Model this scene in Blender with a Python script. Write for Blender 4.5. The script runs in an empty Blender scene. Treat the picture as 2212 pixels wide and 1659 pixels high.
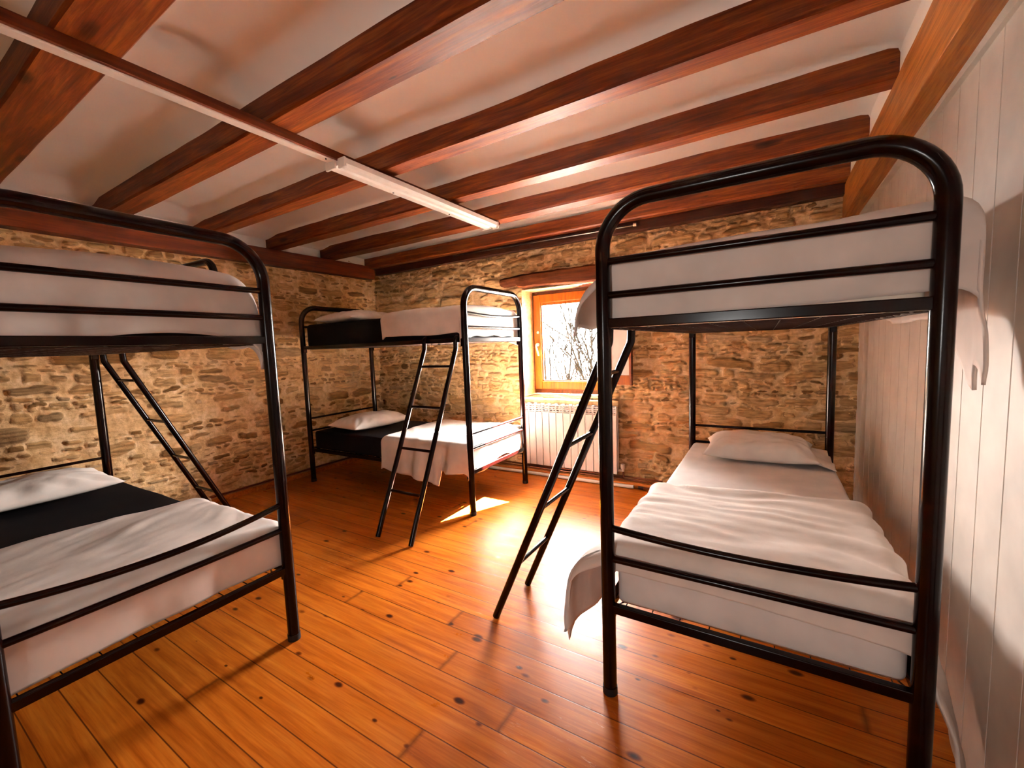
import bpy, math, random
import numpy as np
from mathutils import Vector, Matrix

PI = math.pi
scene = bpy.context.scene
COL = scene.collection

# ------------------------------------------------------------------ camera
cd = bpy.data.cameras.new('camera')
cam = bpy.data.objects.new('camera', cd)
COL.objects.link(cam)
_r = Vector((0.85505547, 0.51719598, -0.03726216))
_u = Vector((-0.01382876, 0.09457906, 0.9954213))
_f = Vector((-0.51835212, 0.85062513, -0.08802252))
cam.matrix_world = Matrix(((_r.x, _u.x, -_f.x, 0.5162), (_r.y, _u.y, -_f.y, -1.5106),
                           (_r.z, _u.z, -_f.z, 1.3812), (0, 0, 0, 1)))
cd.sensor_width = 36
cd.lens = 908.06 / 2212 * 36
cd.clip_start = 0.02
cd.clip_end = 200
scene.camera = cam

# ------------------------------------------------------------------ light
SKY = 68.0
scene.view_settings.view_transform = 'Standard'
scene.view_settings.look = 'None'
scene.view_settings.exposure = 1.54
scene.view_settings.gamma = 1
scene.view_settings.use_curve_mapping = False
w = bpy.data.worlds.new('sky')
scene.world = w
w.use_nodes = True
w.node_tree.nodes['Background'].inputs[0].default_value = (1.0, 0.975, 0.94, 1)
w.node_tree.nodes['Background'].inputs[1].default_value = SKY
sd = bpy.data.lights.new('sun', 'SUN')
sd.energy = 620
sd.angle = 0.009
sd.color = (1, .93, .82)
sun = bpy.data.objects.new('sun', sd)
COL.objects.link(sun)
sun.rotation_euler = Vector((-.45, -1.0, -.93)).to_track_quat('-Z', 'Y').to_euler()

# the window the photo shows, and an unseen one added behind the camera for fill
WX0, WX1, WZ0, WZ1, WY = -1.77, -.79, .83, 1.985, 2.5
BX0, BX1, BZ0, BZ1, BY = .0, .40, 1.15, 1.56, -3.3


def portal(name, loc, sx, sz, direction):
    l = bpy.data.lights.new(name, 'AREA')
    l.shape = 'RECTANGLE'
    l.size = sx
    l.size_y = sz
    l.cycles.is_portal = True
    o = bpy.data.objects.new(name, l)
    COL.objects.link(o)
    o.location = loc
    o.rotation_euler = Vector(direction).to_track_quat('-Z', 'Y').to_euler()


portal('window_portal', ((WX0 + WX1) / 2, 2.86, (WZ0 + WZ1) / 2), WX1 - WX0, WZ1 - WZ0, (0, -1, 0))
portal('fill_window_portal', ((BX0 + BX1) / 2, BY - .27, (BZ0 + BZ1) / 2), BX1 - BX0, BZ1 - BZ0, (0, 1, 0))

# ------------------------------------------------------------------ numeric noise
_T = np.random.RandomState(7).rand(512, 512)


def vnoise(x, y, seed=0):
    x = np.asarray(x, float) + seed * 37.7
    y = np.asarray(y, float) + seed * 91.3
    xi = np.floor(x).astype(int)
    yi = np.floor(y).astype(int)
    fx = x - xi
    fy = y - yi
    fx = fx * fx * fx * (fx * (fx * 6 - 15) + 10)
    fy = fy * fy * fy * (fy * (fy * 6 - 15) + 10)
    a = _T[xi % 512, yi % 512]
    b = _T[(xi + 1) % 512, yi % 512]
    c = _T[xi % 512, (yi + 1) % 512]
    d = _T[(xi + 1) % 512, (yi + 1) % 512]
    return (a * (1 - fx) + b * fx) * (1 - fy) + (c * (1 - fx) + d * fx) * fy * 1.0 - .5


def fbm(x, y, seed=0, octv=4):
    s = 0
    a = 1.0
    for i in range(octv):
        s = s + a * vnoise(x * 2 ** i, y * 2 ** i, seed + i)
        a *= .5
    return s


# ------------------------------------------------------------------ materials
def new_mat(name):
    m = bpy.data.materials.new(name)
    m.use_nodes = True
    nt = m.node_tree
    return m, nt, nt.nodes['Principled BSDF']


def N(nt, t, **kw):
    n = nt.nodes.new(t)
    for k, v in kw.items():
        if k == 'inp':
            for a, b in v.items():
                n.inputs[a].default_value = b
        else:
            setattr(n, k, v)
    return n


def ramp(nt, fac, stops):
    r = nt.nodes.new('ShaderNodeValToRGB')
    e = r.color_ramp.elements
    while len(e) < len(stops):
        e.new(.5)
    for i, (p, c) in enumerate(stops):
        e[i].position = p
        e[i].color = (*c, 1) if len(c) == 3 else c
    nt.links.new(fac, r.inputs[0])
    return r.outputs[0]


def math_n(nt, op, a, b=None, clamp=False):
    n = nt.nodes.new('ShaderNodeMath')
    n.operation = op
    n.use_clamp = clamp
    for i, v in enumerate((a, b)):
        if v is None:
            continue
        if isinstance(v, (int, float)):
            n.inputs[i].default_value = v
        else:
            nt.links.new(v, n.inputs[i])
    return n.outputs[0]


def mix_c(nt, fac, a, b, mode='MIX'):
    n = nt.nodes.new('ShaderNodeMix')
    n.data_type = 'RGBA'
    n.blend_type = mode
    for i, v in ((0, fac), (6, a), (7, b)):
        if isinstance(v, (int, float)):
            n.inputs[i].default_value = v
        elif isinstance(v, tuple):
            n.inputs[i].default_value = (*v, 1)
        else:
            nt.links.new(v, n.inputs[i])
    return n.outputs[2]


def coords(nt, scale=(1, 1, 1), kind='Object', rand=False):
    tc = nt.nodes.new('ShaderNodeTexCoord')
    out = tc.outputs[kind]
    if rand:
        oi = nt.nodes.new('ShaderNodeObjectInfo')
        cm = nt.nodes.new('ShaderNodeVectorMath')
        cm.operation = 'MULTIPLY_ADD'
        cb = nt.nodes.new('ShaderNodeCombineXYZ')
        for i in range(3):
            nt.links.new(oi.outputs['Random'], cb.inputs[i])
        nt.links.new(cb.outputs[0], cm.inputs[0])
        cm.inputs[1].default_value = (13, 27, 41)
        nt.links.new(out, cm.inputs[2])
        out = cm.outputs[0]
    mp = nt.nodes.new('ShaderNodeMapping')
    nt.links.new(out, mp.inputs[0])
    mp.inputs['Scale'].default_value = scale
    return mp.outputs[0]


def noise(nt, vec, scale=5, detail=4, rough=.5, dist=0):
    n = nt.nodes.new('ShaderNodeTexNoise')
    n.inputs['Scale'].default_value = scale
    n.inputs['Detail'].default_value = detail
    n.inputs['Roughness'].default_value = rough
    n.inputs['Distortion'].default_value = dist
    nt.links.new(vec, n.inputs['Vector'])
    return n.outputs[0]


def bump(nt, b, h, strength=.3, dist=.01):
    n = nt.nodes.new('ShaderNodeBump')
    n.inputs['Strength'].default_value = strength
    n.inputs['Distance'].default_value = dist
    nt.links.new(h, n.inputs['Height'])
    nt.links.new(n.outputs[0], b.inputs['Normal'])


def plain(name, col, rough=.5, metal=0, spec=.5, coat=0, nscale=None, nstr=.1, ndist=.002):
    m, nt, b = new_mat(name)
    b.inputs['Roughness'].default_value = rough
    b.inputs['Metallic'].default_value = metal
    b.inputs['Specular IOR Level'].default_value = spec
    b.inputs['Coat Weight'].default_value = coat
    b.inputs['Coat Roughness'].default_value = .08
    v = coords(nt)
    c = ramp(nt, noise(nt, v, 6, 3), [(.3, tuple(x * .88 for x in col)), (.7, tuple(min(1, x * 1.08) for x in col))])
    nt.links.new(c, b.inputs['Base Color'])
    if nscale:
        bump(nt, b, noise(nt, v, nscale, 4), nstr, ndist)
    return m


def wood(name, dark, mid, light, axis=0, rough=.42, knots=True, kscale=3.2, spec=.5):
    """varnished pine: stretched grain along the given axis, dark knots"""
    m, nt, b = new_mat(name)
    sc = [9, 9, 9]
    sc[axis] = .7
    v = coords(nt, tuple(sc), rand=True)
    g = noise(nt, v, 3.2, 6, .62, .6)
    c = ramp(nt, g, [(.25, dark), (.48, mid), (.75, light)])
    sc2 = [30, 30, 30]
    sc2[axis] = 1.2
    v2 = coords(nt, tuple(sc2), rand=True)
    g2 = noise(nt, v2, 4, 4, .6, .3)
    c = mix_c(nt, .55, c, ramp(nt, g2, [(.35, (.45, .38, .33)), (.6, (1, 1, 1))]), 'MULTIPLY')
    if knots:
        sc3 = [kscale * 2.2] * 3
        sc3[axis] = kscale * .62
        v3 = coords(nt, tuple(sc3), rand=True)
        vo = N(nt, 'ShaderNodeTexVoronoi', inp={'Scale': 1.0, 'Randomness': 1.0})
        nt.links.new(v3, vo.inputs['Vector'])
        sk = nt.nodes.new('ShaderNodeSeparateColor')
        nt.links.new(vo.outputs['Color'], sk.inputs[0])
        kd = math_n(nt, 'DIVIDE', vo.outputs['Distance'], math_n(nt, 'ADD', .15, math_n(nt, 'POWER', sk.outputs[0], 2.5)))
        k = ramp(nt, kd, [(.04, (.10, .05, .03)), (.12, (.38, .27, .2)), (.19, (1, 1, 1))])
        c = mix_c(nt, .9, c, k, 'MULTIPLY')
    nt.links.new(c, b.inputs['Base Color'])
    b.inputs['Roughness'].default_value = rough
    b.inputs['Specular IOR Level'].default_value = spec * .28
    bump(nt, b, g2, .25, .004)
    return m


M = {}
M['steel'] = plain('black_enamelled_steel', (.005, .0006, .0004), .19, 0, .18, .0)
M['rubber'] = plain('black_rubber', (.004, .001, .001), .7)
M['sheet'] = plain('white_cotton', (.73, .63, .57), .85, nscale=55, nstr=.12, ndist=.003)
M['sheet_worn'] = plain('white_cotton_sheet', (.72, .65, .62), .85, nscale=40, nstr=.1, ndist=.003)
M['pillow'] = plain('white_pillow_cotton', (.76, .67, .61), .85, nscale=22, nstr=.22, ndist=.006)
M['navy'] = plain('dark_navy_mattress_ticking', (.0030, .0012, .0022), .9, 0, .12, nscale=60)
M['cream'] = plain('cream_mattress_ticking', (.85, .76, .64), .8, nscale=60)
M['wire'] = plain('galvanised_wire', (.03, .012, .008), .45, .6)
M['beam'] = wood('reddish_varnished_beam', (.040, .006, .0015), (.115, .020, .0035), (.27, .072, .010), 0, .44)
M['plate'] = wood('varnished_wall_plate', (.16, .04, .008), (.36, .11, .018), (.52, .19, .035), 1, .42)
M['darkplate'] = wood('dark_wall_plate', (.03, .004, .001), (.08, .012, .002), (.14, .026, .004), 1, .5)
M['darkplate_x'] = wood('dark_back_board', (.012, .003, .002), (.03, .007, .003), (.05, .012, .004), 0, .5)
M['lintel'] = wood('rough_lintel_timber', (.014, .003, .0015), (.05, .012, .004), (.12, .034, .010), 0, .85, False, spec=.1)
M['window_wood_dark'] = wood('dark_window_frame_wood', (.03, .005, .001), (.06, .010, .002), (.09, .018, .003), 2, .4, False)
M['window_wood'] = wood('orange_varnished_window_wood', (.10, .018, .0012), (.19, .042, .003), (.27, .075, .006), 2, .3, True, 3)
M['skirt_wood'] = wood('varnished_skirting', (.22, .05, .008), (.42, .12, .02), (.55, .2, .04), 0, .35, False)
M['white_metal'] = plain('white_enamel', (.80, .74, .68), .35)
M['radiator_white'] = plain('white_radiator_enamel', (.80, .74, .70), .4)
M['trunking'] = plain('white_plastic_trunking', (.88, .80, .72), .45)
M['chrome'] = plain('pale_metal_fitting', (.75, .68, .6), .3, .6)
M['copper'] = plain('brown_copper_pipe', (.14, .035, .015), .35, .7)
M['black_conduit'] = plain('black_conduit_tube', (.012, .004, .003), .3)


def mat_plaster():
    m, nt, b = new_mat('white_plaster_vaults')
    v = coords(nt)
    c = ramp(nt, noise(nt, v, 2.5, 4), [(.3, (.88, .85, .81)), (.7, (.92, .90, .87))])
    nt.links.new(c, b.inputs['Base Color'])
    b.inputs['Roughness'].default_value = .75
    b.inputs['Specular IOR Level'].default_value = .25
    bump(nt, b, noise(nt, v, 14, 4), .15, .01)
    return m


M['plaster'] = mat_plaster()
M['panel'] = plain('cream_painted_boards', (.72, .64, .57), .5, nscale=9, nstr=.05, ndist=.004)


def mat_stone():
    m, nt, b = new_mat('schist_stone_and_lime_mortar')
    v = coords(nt)
    at = N(nt, 'ShaderNodeAttribute', attribute_name='stone')
    sep = nt.nodes.new('ShaderNodeSeparateColor')
    nt.links.new(at.outputs['Color'], sep.inputs[0])
    sdf, rnd, edge = sep.outputs
    fine = noise(nt, v, 28, 5, .65)
    mid = noise(nt, v, 7, 4, .6)
    lam = noise(nt, coords(nt, (3, 3, 26)), 2.2, 4, .6, .4)
    s2 = math_n(nt, 'ADD', sdf, math_n(nt, 'MULTIPLY', math_n(nt, 'SUBTRACT', fine, .5), .40))
    s2 = math_n(nt, 'ADD', s2, math_n(nt, 'MULTIPLY', math_n(nt, 'SUBTRACT', lam, .5), .30))
    mask = ramp(nt, s2, [(.47, (0, 0, 0)), (.56, (1, 1, 1))])
    stone = ramp(nt, rnd, [(0, (.17, .085, .024)), (.16, (.30, .16, .055)), (.34, (.52, .32, .14)), (.55, (.40, .23, .09)), (.72, (.60, .38, .18)), (.88, (.26, .15, .06)), (1, (.46, .31, .17))])
    stone = mix_c(nt, .8, stone, ramp(nt, lam, [(.34, (.42, .36, .30)), (.47, (.85, .8, .75)), (.62, (1.3, 1.25, 1.2))]), 'MULTIPLY')
    mort = ramp(nt, mid, [(.3, (.55, .32, .13)), (.52, (.72, .46, .23)), (.72, (.82, .60, .36))])
    mort = mix_c(nt, .5, mort, ramp(nt, fine, [(.3, (.6, .55, .5)), (.6, (1.1, 1.1, 1.1))]), 'MULTIPLY')
    c = mix_c(nt, mask, mort, stone)
    # thin dark line round the edge of each stone
    ring = ramp(nt, s2, [(.43, (1, 1, 1)), (.485, (.36, .26, .18)), (.53, (1, 1, 1))])
    c = mix_c(nt, .75, c, ring, 'MULTIPLY')
    nt.links.new(c, b.inputs['Base Color'])
    b.inputs['Roughness'].default_value = .85
    b.inputs['Specular IOR Level'].default_value = .25
    h = math_n(nt, 'ADD', math_n(nt, 'MULTIPLY', fine, .6), math_n(nt, 'MULTIPLY', lam, .5))
    bump(nt, b, h, .8, .016)
    return m


M['stone'] = mat_stone()


def mat_floor():
    m, nt, b = new_mat('varnished_pine_floorboards')
    tc = nt.nodes.new('ShaderNodeTexCoord')
    sx = nt.nodes.new('ShaderNodeSeparateXYZ')
    nt.links.new(tc.outputs['Object'], sx.inputs[0])
    X, Y = sx.outputs[0], sx.outputs[1]
    PW = .1242
    yn = math_n(nt, 'DIVIDE', math_n(nt, 'SUBTRACT', Y, .007), PW)
    idx = math_n(nt, 'FLOOR', yn)
    fr = math_n(nt, 'FRACT', yn)
    wn = N(nt, 'ShaderNodeTexWhiteNoise', noise_dimensions='1D')
    nt.links.new(idx, wn.inputs['W'])
    r1 = wn.outputs['Value']
    # board end joints
    xs = math_n(nt, 'DIVIDE', math_n(nt, 'ADD', X, math_n(nt, 'MULTIPLY', r1, 9.0)), 4.4)
    ix = math_n(nt, 'FLOOR', xs)
    fx = math_n(nt, 'FRACT', xs)
    wn2 = N(nt, 'ShaderNodeTexWhiteNoise', noise_dimensions='2D')
    cb = nt.nodes.new('ShaderNodeCombineXYZ')
    nt.links.new(idx, cb.inputs[0])
    nt.links.new(ix, cb.inputs[1])
    nt.links.new(cb.outputs[0], wn2.inputs['Vector'])
    r2 = wn2.outputs['Value']

    def vec(a, bb, off):
        c3 = nt.nodes.new('ShaderNodeCombineXYZ')
        nt.links.new(math_n(nt, 'MULTIPLY', X, a), c3.inputs[0])
        nt.links.new(math_n(nt, 'MULTIPLY', Y, bb), c3.inputs[1])
        nt.links.new(math_n(nt, 'MULTIPLY', r2, off), c3.inputs[2])
        return c3.outputs[0]
    g = noise(nt, vec(1.3, 20, 40), 1.6, 5, .62, .5)
    g2 = noise(nt, vec(2.5, 90, 70), 1.3, 3, .6, .4)
    c = ramp(nt, g, [(.25, (.28, .052, .003)), (.48, (.43, .105, .0075)), (.78, (.56, .175, .018))])
    c = mix_c(nt, .5, c, ramp(nt, g2, [(.3, (.62, .5, .4)), (.6, (1.05, 1.05, 1.05))]), 'MULTIPLY')
    c = mix_c(nt, .6, c, ramp(nt, r2, [(0, (.72, .66, .6)), (.5, (1, 1, 1)), (1, (1.2, 1.25, 1.3))]), 'MULTIPLY')
    # knots
    vo = N(nt, 'ShaderNodeTexVoronoi', inp={'Scale': 1.0, 'Randomness': 1.0})
    nt.links.new(vec(6.2, 11.5, 23), vo.inputs['Vector'])
    sepc = nt.nodes.new('ShaderNodeSeparateColor')
    nt.links.new(vo.outputs['Color'], sepc.inputs[0])
    size = math_n(nt, 'ADD', .22, math_n(nt, 'MULTIPLY', math_n(nt, 'POWER', sepc.outputs[0], 1.6), 1.0))
    kd = math_n(nt, 'DIVIDE', vo.outputs['Distance'], size)
    k = ramp(nt, kd, [(.09, (.06, .02, .01)), (.13, (.32, .18, .1)), (.19, (1, 1, 1))])
    c = mix_c(nt, .95, c, k, 'MULTIPLY')
    # seams
    e1 = math_n(nt, 'MINIMUM', fr, math_n(nt, 'SUBTRACT', 1, fr))
    seam = ramp(nt, e1, [(.010, (0, 0, 0)), (.024, (1, 1, 1))])
    e2 = math_n(nt, 'MINIMUM', fx, math_n(nt, 'SUBTRACT', 1, fx))
    seam2 = ramp(nt, e2, [(.0002, (.3, .3, .3)), (.0006, (1, 1, 1))])
    sm = math_n(nt, 'MULTIPLY', seam, seam2)
    c = mix_c(nt, sm, (.10, .018, .002), c)
    # pale scuffs where the varnish has worn off
    sc_a = noise(nt, vec(1.2, 1.4, 0), 1.0, 3, .5)
    sc_b = noise(nt, vec(5, 22, 11), 2.4, 6, .75, 1.5)
    sc = math_n(nt, 'MULTIPLY', ramp(nt, sc_a, [(.56, (0, 0, 0)), (.68, (1, 1, 1))]), ramp(nt, sc_b, [(.60, (0, 0, 0)), (.67, (1, 1, 1))]))
    c = mix_c(nt, math_n(nt, 'MULTIPLY', sc, .65), c, (.80, .52, .30))
    nt.links.new(c, b.inputs['Base Color'])
    rg = ramp(nt, noise(nt, vec(3, 5, 8), 2.0, 5, .65), [(.3, (.27, .27, .27)), (.7, (.46, .46, .46))])
    nt.links.new(rg, b.inputs['Roughness'])
    b.inputs['Specular IOR Level'].default_value = .16
    b.inputs['Coat Weight'].default_value = .0
    b.inputs['Coat Roughness'].default_value = .16
    h = math_n(nt, 'ADD', math_n(nt, 'MULTIPLY', sm, 1.0), math_n(nt, 'MULTIPLY', g2, .16))
    bump(nt, b, h, .12, .002)
    return m


M['floor'] = mat_floor()


def mat_glass():
    m = bpy.data.materials.new('window_glass')
    m.use_nodes = True
    nt = m.node_tree
    nt.nodes.remove(nt.nodes['Principled BSDF'])
    t = N(nt, 'ShaderNodeBsdfTransparent')
    g = N(nt, 'ShaderNodeBsdfGlossy', inp={'Roughness': .02})
    fr = N(nt, 'ShaderNodeFresnel', inp={'IOR': 1.3})
    mx = N(nt, 'ShaderNodeMixShader')
    nt.links.new(fr.outputs[0], mx.inputs[0])
    nt.links.new(t.outputs[0], mx.inputs[1])
    nt.links.new(g.outputs[0], mx.inputs[2])
    nt.links.new(mx.outputs[0], nt.nodes['Material Output'].inputs[0])
    return m


M['glass'] = mat_glass()
M['bark'] = plain('grey_bark', (.0018, .0016, .0014), .9, 0, .0)
M['bounce_ground'] = plain('pale_ground', (.86, .83, .78), .95)  # ground kept pale to bounce light up onto the ceiling


# ------------------------------------------------------------------ mesh building
class MB:
    def __init__(s):
        s.v = []
        s.f = []
        s.sm = []

    def add(s, vs, fs, smooth=False):
        o = len(s.v)
        s.v += [tuple(v) for v in vs]
        s.f += [tuple(i + o for i in f) for f in fs]
        s.sm += [smooth] * len(fs)
        return s

    def box(s, a, b):
        (x0, y0, z0), (x1, y1, z1) = a, b
        vs = [(x, y, z) for x in (x0, x1) for y in (y0, y1) for z in (z0, z1)]
        return s.add(vs, [(0, 1, 3, 2), (4, 6, 7, 5), (0, 4, 5, 1), (2, 3, 7, 6), (0, 2, 6, 4), (1, 5, 7, 3)])

    def tube(s, pts, r, fillet=0, seg=12, nf=8, cap=True, taper=None):
        pts = [Vector(p) for p in pts]
        if fillet:
            out = [pts[0]]
            for i in range(1, len(pts) - 1):
                a, b, c = pts[i - 1], pts[i], pts[i + 1]
                d1 = (a - b).normalized()
                d2 = (c - b).normalized()
                ang = d1.angle(d2)
                fl = min(fillet / math.tan(ang / 2) if ang > .01 else 0, (a - b).length * .49, (c - b).length * .49)
                if PI - ang < .02:
                    out.append(b)
                    continue
                rr = fl * math.tan(ang / 2)
                p1 = b + d1 * fl
                cen = b + (d1 + d2).normalized() * (rr / math.sin(ang / 2))
                ax = (p1 - cen)
                p2 = b + d2 * fl
                q = ax.rotation_difference(p2 - cen)
                for k in range(nf + 1):
                    out.append(cen + (Matrix.Rotation(0, 3, 'X') if False else q.slerp(q, 0)).to_matrix() @ ax if False else
                               cen + slerp_vec(ax, p2 - cen, k / nf))
            out.append(pts[-1])
            pts = out
        n = len(pts)
        tang = []
        for i in range(n):
            a = pts[max(0, i - 1)]
            b = pts[min(n - 1, i + 1)]
            tang.append((b - a).normalized())
        t0 = tang[0]
        ref = Vector((0, 0, 1)) if abs(t0.z) < .9 else Vector((1, 0, 0))
        u = t0.cross(ref).normalized()
        vs = []
        for i in range(n):
            t = tang[i]
            u = (u - t * u.dot(t)).normalized()
            w_ = t.cross(u)
            rr = r if taper is None else r * (1 - (1 - taper) * i / (n - 1))
            # keep the section true at mitred corners
            for k in range(seg):
                a = 2 * PI * k / seg
                vs.append(pts[i] + (u * math.cos(a) + w_ * math.sin(a)) * rr)
        fs = [(i * seg + k, i * seg + (k + 1) % seg, (i + 1) * seg + (k + 1) % seg, (i + 1) * seg + k)
              for i in range(n - 1) for k in range(seg)]
        s.add(vs, fs, True)
        if cap:
            s.add([vs[k] for k in range(seg)], [tuple(range(seg))[::-1]])
            s.add([vs[(n - 1) * seg + k] for k in range(seg)], [tuple(range(seg))])
        return s

    def build(s, name, mat, parent=None, bevel=0, loc=None, rot=None):
        me = bpy.data.meshes.new(name)
        me.from_pydata(s.v, [], s.f)
        me.polygons.foreach_set('use_smooth', s.sm)
        me.update()
        o = bpy.data.objects.new(name, me)
        COL.objects.link(o)
        me.materials.append(mat)
        if parent is not None:
            o.parent = parent
        if loc is not None:
            o.location = loc
        if rot is not None:
            o.rotation_euler = rot
        if bevel:
            md = o.modifiers.new('edges', 'BEVEL')
            md.width = bevel
            md.segments = 2
            md.limit_method = 'ANGLE'
            md.angle_limit = math.radians(50)
        return o


def slerp_vec(a, b, t):
    ang = a.angle(b)
    if ang < 1e-5:
        return a.copy()
    return (a * math.sin((1 - t) * ang) + b * math.sin(t * ang)) / math.sin(ang)


def grid_obj(name, X, Y, Z, mat, keep=None, parent=None, attr=None, loc=None, rotz=0, flip=False):
    n, m = X.shape
    co = np.stack([X, Y, Z], -1).reshape(-1, 3)
    i, j = np.meshgrid(np.arange(n - 1), np.arange(m - 1), indexing='ij')
    if keep is not None:
        i, j = i[keep], j[keep]
    i = i.ravel()
    j = j.ravel()
    a = i * m + j
    q = np.stack([a, a + m, a + m + 1, a + 1], -1)
    if flip:
        q = q[:, ::-1]
    used = np.zeros(n * m, bool)
    used[q.ravel()] = True
    remap = np.cumsum(used) - 1
    q = remap[q]
    me = bpy.data.meshes.new(name)
    me.from_pydata(co[used].tolist(), [], q.tolist())
    me.polygons.foreach_set('use_smooth', [True] * len(q))
    if attr is not None:
        at = me.color_attributes.new('stone', 'FLOAT_COLOR', 'POINT')
        at.data.foreach_set('color', attr.reshape(-1, 4)[used].astype(np.float32).ravel())
    me.materials.append(mat)
    me.update()
    o = bpy.data.objects.new(name, me)
    COL.objects.link(o)
    if parent is not None:
        o.parent = parent
    if loc is not None:
        o.location = loc
    o.rotation_euler = (0, 0, rotz)
    return o


def tag(o, label, cat, group=None):
    o['label'] = label
    o['category'] = cat
    if group:
        o['group'] = group
    return o


def structure(o, label=None):
    o['kind'] = 'structure'
    if label:
        o['label'] = label
    return o


def empty(name, loc=(0, 0, 0), rotz=0):
    o = bpy.data.objects.new(name, None)
    COL.objects.link(o)
    o.location = loc
    o.rotation_euler = (0, 0, rotz)
    o.empty_display_size = .1
    return o


# ------------------------------------------------------------------ the room
XL, XR, YB, YF, ZC = -4.08, 1.085, 2.5, -3.3, 2.60

# floor
mb = MB().box((XL - .3, YF - .3, -.08), (XR + .3, YB + .3, 0))
structure(mb.build('floor', M['floor']))


def stone_field(U, V, seed, cover=1.0):
    """rubble courses: returns distance field (0..1, .5 = edge), per stone value, relief"""
    rs = np.random.RandomState(seed)
    Uw = U + .035 * fbm(U * 7, V * 9, seed, 3) + .03 * vnoise(U * 2.2, V * 3, seed + 9)
    Vw = V + .055 * vnoise(U * 1.9, V * 1.6, seed + 3) + .030 * fbm(U * 6, V * 8, seed + 5, 4) + .010 * fbm(U * 22, V * 30, seed + 15, 2)
    rows = [-.1]
    while rows[-1] < 3.0:
        rows.append(rows[-1] + rs.choice([.03, .042, .055, .07, .095, .13], p=[.18, .22, .22, .17, .12, .09]))
    rows = np.array(rows)
    ri = np.clip(np.searchsorted(rows, Vw) - 1, 0, len(rows) - 2)
    S = np.zeros_like(U)
    R = np.zeros_like(U)
    Hh = np.zeros_like(U)
    for r in range(len(rows) - 1):
        sel = ri == r
        if not sel.any():
            continue
        h = rows[r + 1] - rows[r]
        xs = [-6.0 - rs.rand()]
        while xs[-1] < 8:
            xs.append(xs[-1] + max(.07, h * rs.uniform(1.3, 4.8)))
        xs = np.array(xs)
        k = len(xs)
        shrink = rs.uniform(.60, .98, k) * cover
        buried = rs.rand(k) < .22
        rv = rs.rand(k)
        tilt = rs.uniform(-.10, .10, k)
        pw = rs.uniform(2.2, 6.5, k)
        hh = rs.uniform(.3, 1.0, k)
        u = Uw[sel]
        v = Vw[sel]
        ci = np.clip(np.searchsorted(xs, u) - 1, 0, k - 2)
        cx = (xs[ci] + xs[ci + 1]) / 2
        hw = (xs[ci + 1] - xs[ci]) / 2
        a = (u - cx) / hw
        b = (v - (rows[r] + h / 2) - tilt[ci] * (u - cx)) / (h / 2)
        p = pw[ci]
        rad = (np.abs(a) ** (p + 1.2) + np.abs(b) ** p) ** (1 / (p + .6)) / shrink[ci]
        s = .5 + (1 - rad) * .85
        s = np.where(buried[ci], s - .42, s)
        S[sel] = s
        R[sel] = rv[ci]
        Hh[sel] = hh[ci]
    S = np.clip(S, 0, 1)
    relief = np.clip((S - .42) / .16, 0, 1)
    relief = relief * relief * (3 - 2 * relief) * (.006 + .016 * Hh)
    groove = -.006 * np.exp(-((S - .44) / .05) ** 2)
    rough = .030 * fbm(U * 1.6, V * 2.0, seed + 20, 3) + .014 * fbm(U * 7, V * 16, seed + 21, 4) + .007 * fbm(U * 34, V * 60, seed + 25, 2)
    return S, R, relief + groove + rough


# back wall with the window opening
du = .0105
us = np.arange(XL - .12, XR + .10, du)
vs_ = np.arange(-.03, 2.72, du)
# put lines exactly on the opening edges
U, V = np.meshgrid(us, vs_, indexing='ij')
S, R, D = stone_field(U, V, 11)
SX0, SX1, SZ0, SZ1 = WX0, WX1, WZ0, WZ1
for arr, val, ax in ((U, SX0, 0), (U, SX1, 0), (V, SZ0, 1), (V, SZ1, 1)):
    line = us if ax == 0 else vs_
    k = int(np.argmin(abs(line - val)))
    if ax == 0:
        U[k, :] = val
    else:
        V[:, k] = val
keep = np.ones((len(us) - 1, len(vs_) - 1), bool)
i0, i1 = int(np.argmin(abs(us - SX0))), int(np.argmin(abs(us - SX1)))
j0, j1 = int(np.argmin(abs(vs_ - SZ0))), int(np.argmin(abs(vs_ - SZ1)))
keep[i0:i1, j0:j1] = False
attr = np.stack([S, R, S * 0, S * 0 + 1], -1)
D = D * np.clip(np.minimum.reduce([np.maximum(abs(U - (SX0 + SX1) / 2) - (SX1 - SX0) / 2, abs(V - (SZ0 + SZ1) / 2) - (SZ1 - SZ0) / 2)]) / .02 + .2, .2, 1)
wall = grid_obj('wall_back', U, YB + .03 - D, V, M['stone'], keep, attr=attr)
structure(wall)


# reveal of the opening (rough lime render over stone)
def reveal(name, P0, P1, normal_axis, seed):
    n, m_ = 40, 90
    a = np.linspace(0, 1, n)[:, None]
    b = np.linspace(0, 1, m_)[None, :]
    Dn = .008 * fbm(a * 3 + seed, b * 9, seed, 3) * np.clip(np.minimum(a, 1 - a) * 12, 0, 1) * np.clip(np.minimum(b, 1 - b) * 20, 0, 1)
    yy = YB + .012 + a * .35 + 0 * b
    x = P0[0] + (P1[0] - P0[0]) * b + 0 * a
    z = P0[1] + (P1[1] - P0[1]) * b + 0 * a
    if normal_axis == 0:
        x = x + Dn
    else:
        z = z + Dn
    at = np.stack([np.zeros_like(x) + .2, x * 0, x * 0, x * 0 + 1], -1)
    return grid_obj(name, x, yy, z, M['stone'], parent=wall, attr=at)


reveal('reveal', (WX0, WZ0), (WX0, WZ1), 0, 1)
reveal('reveal', (WX1, WZ0), (WX1, WZ1), 0, 2)
reveal('reveal', (WX0, WZ1), (WX1, WZ1), 1, 3)
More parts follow.
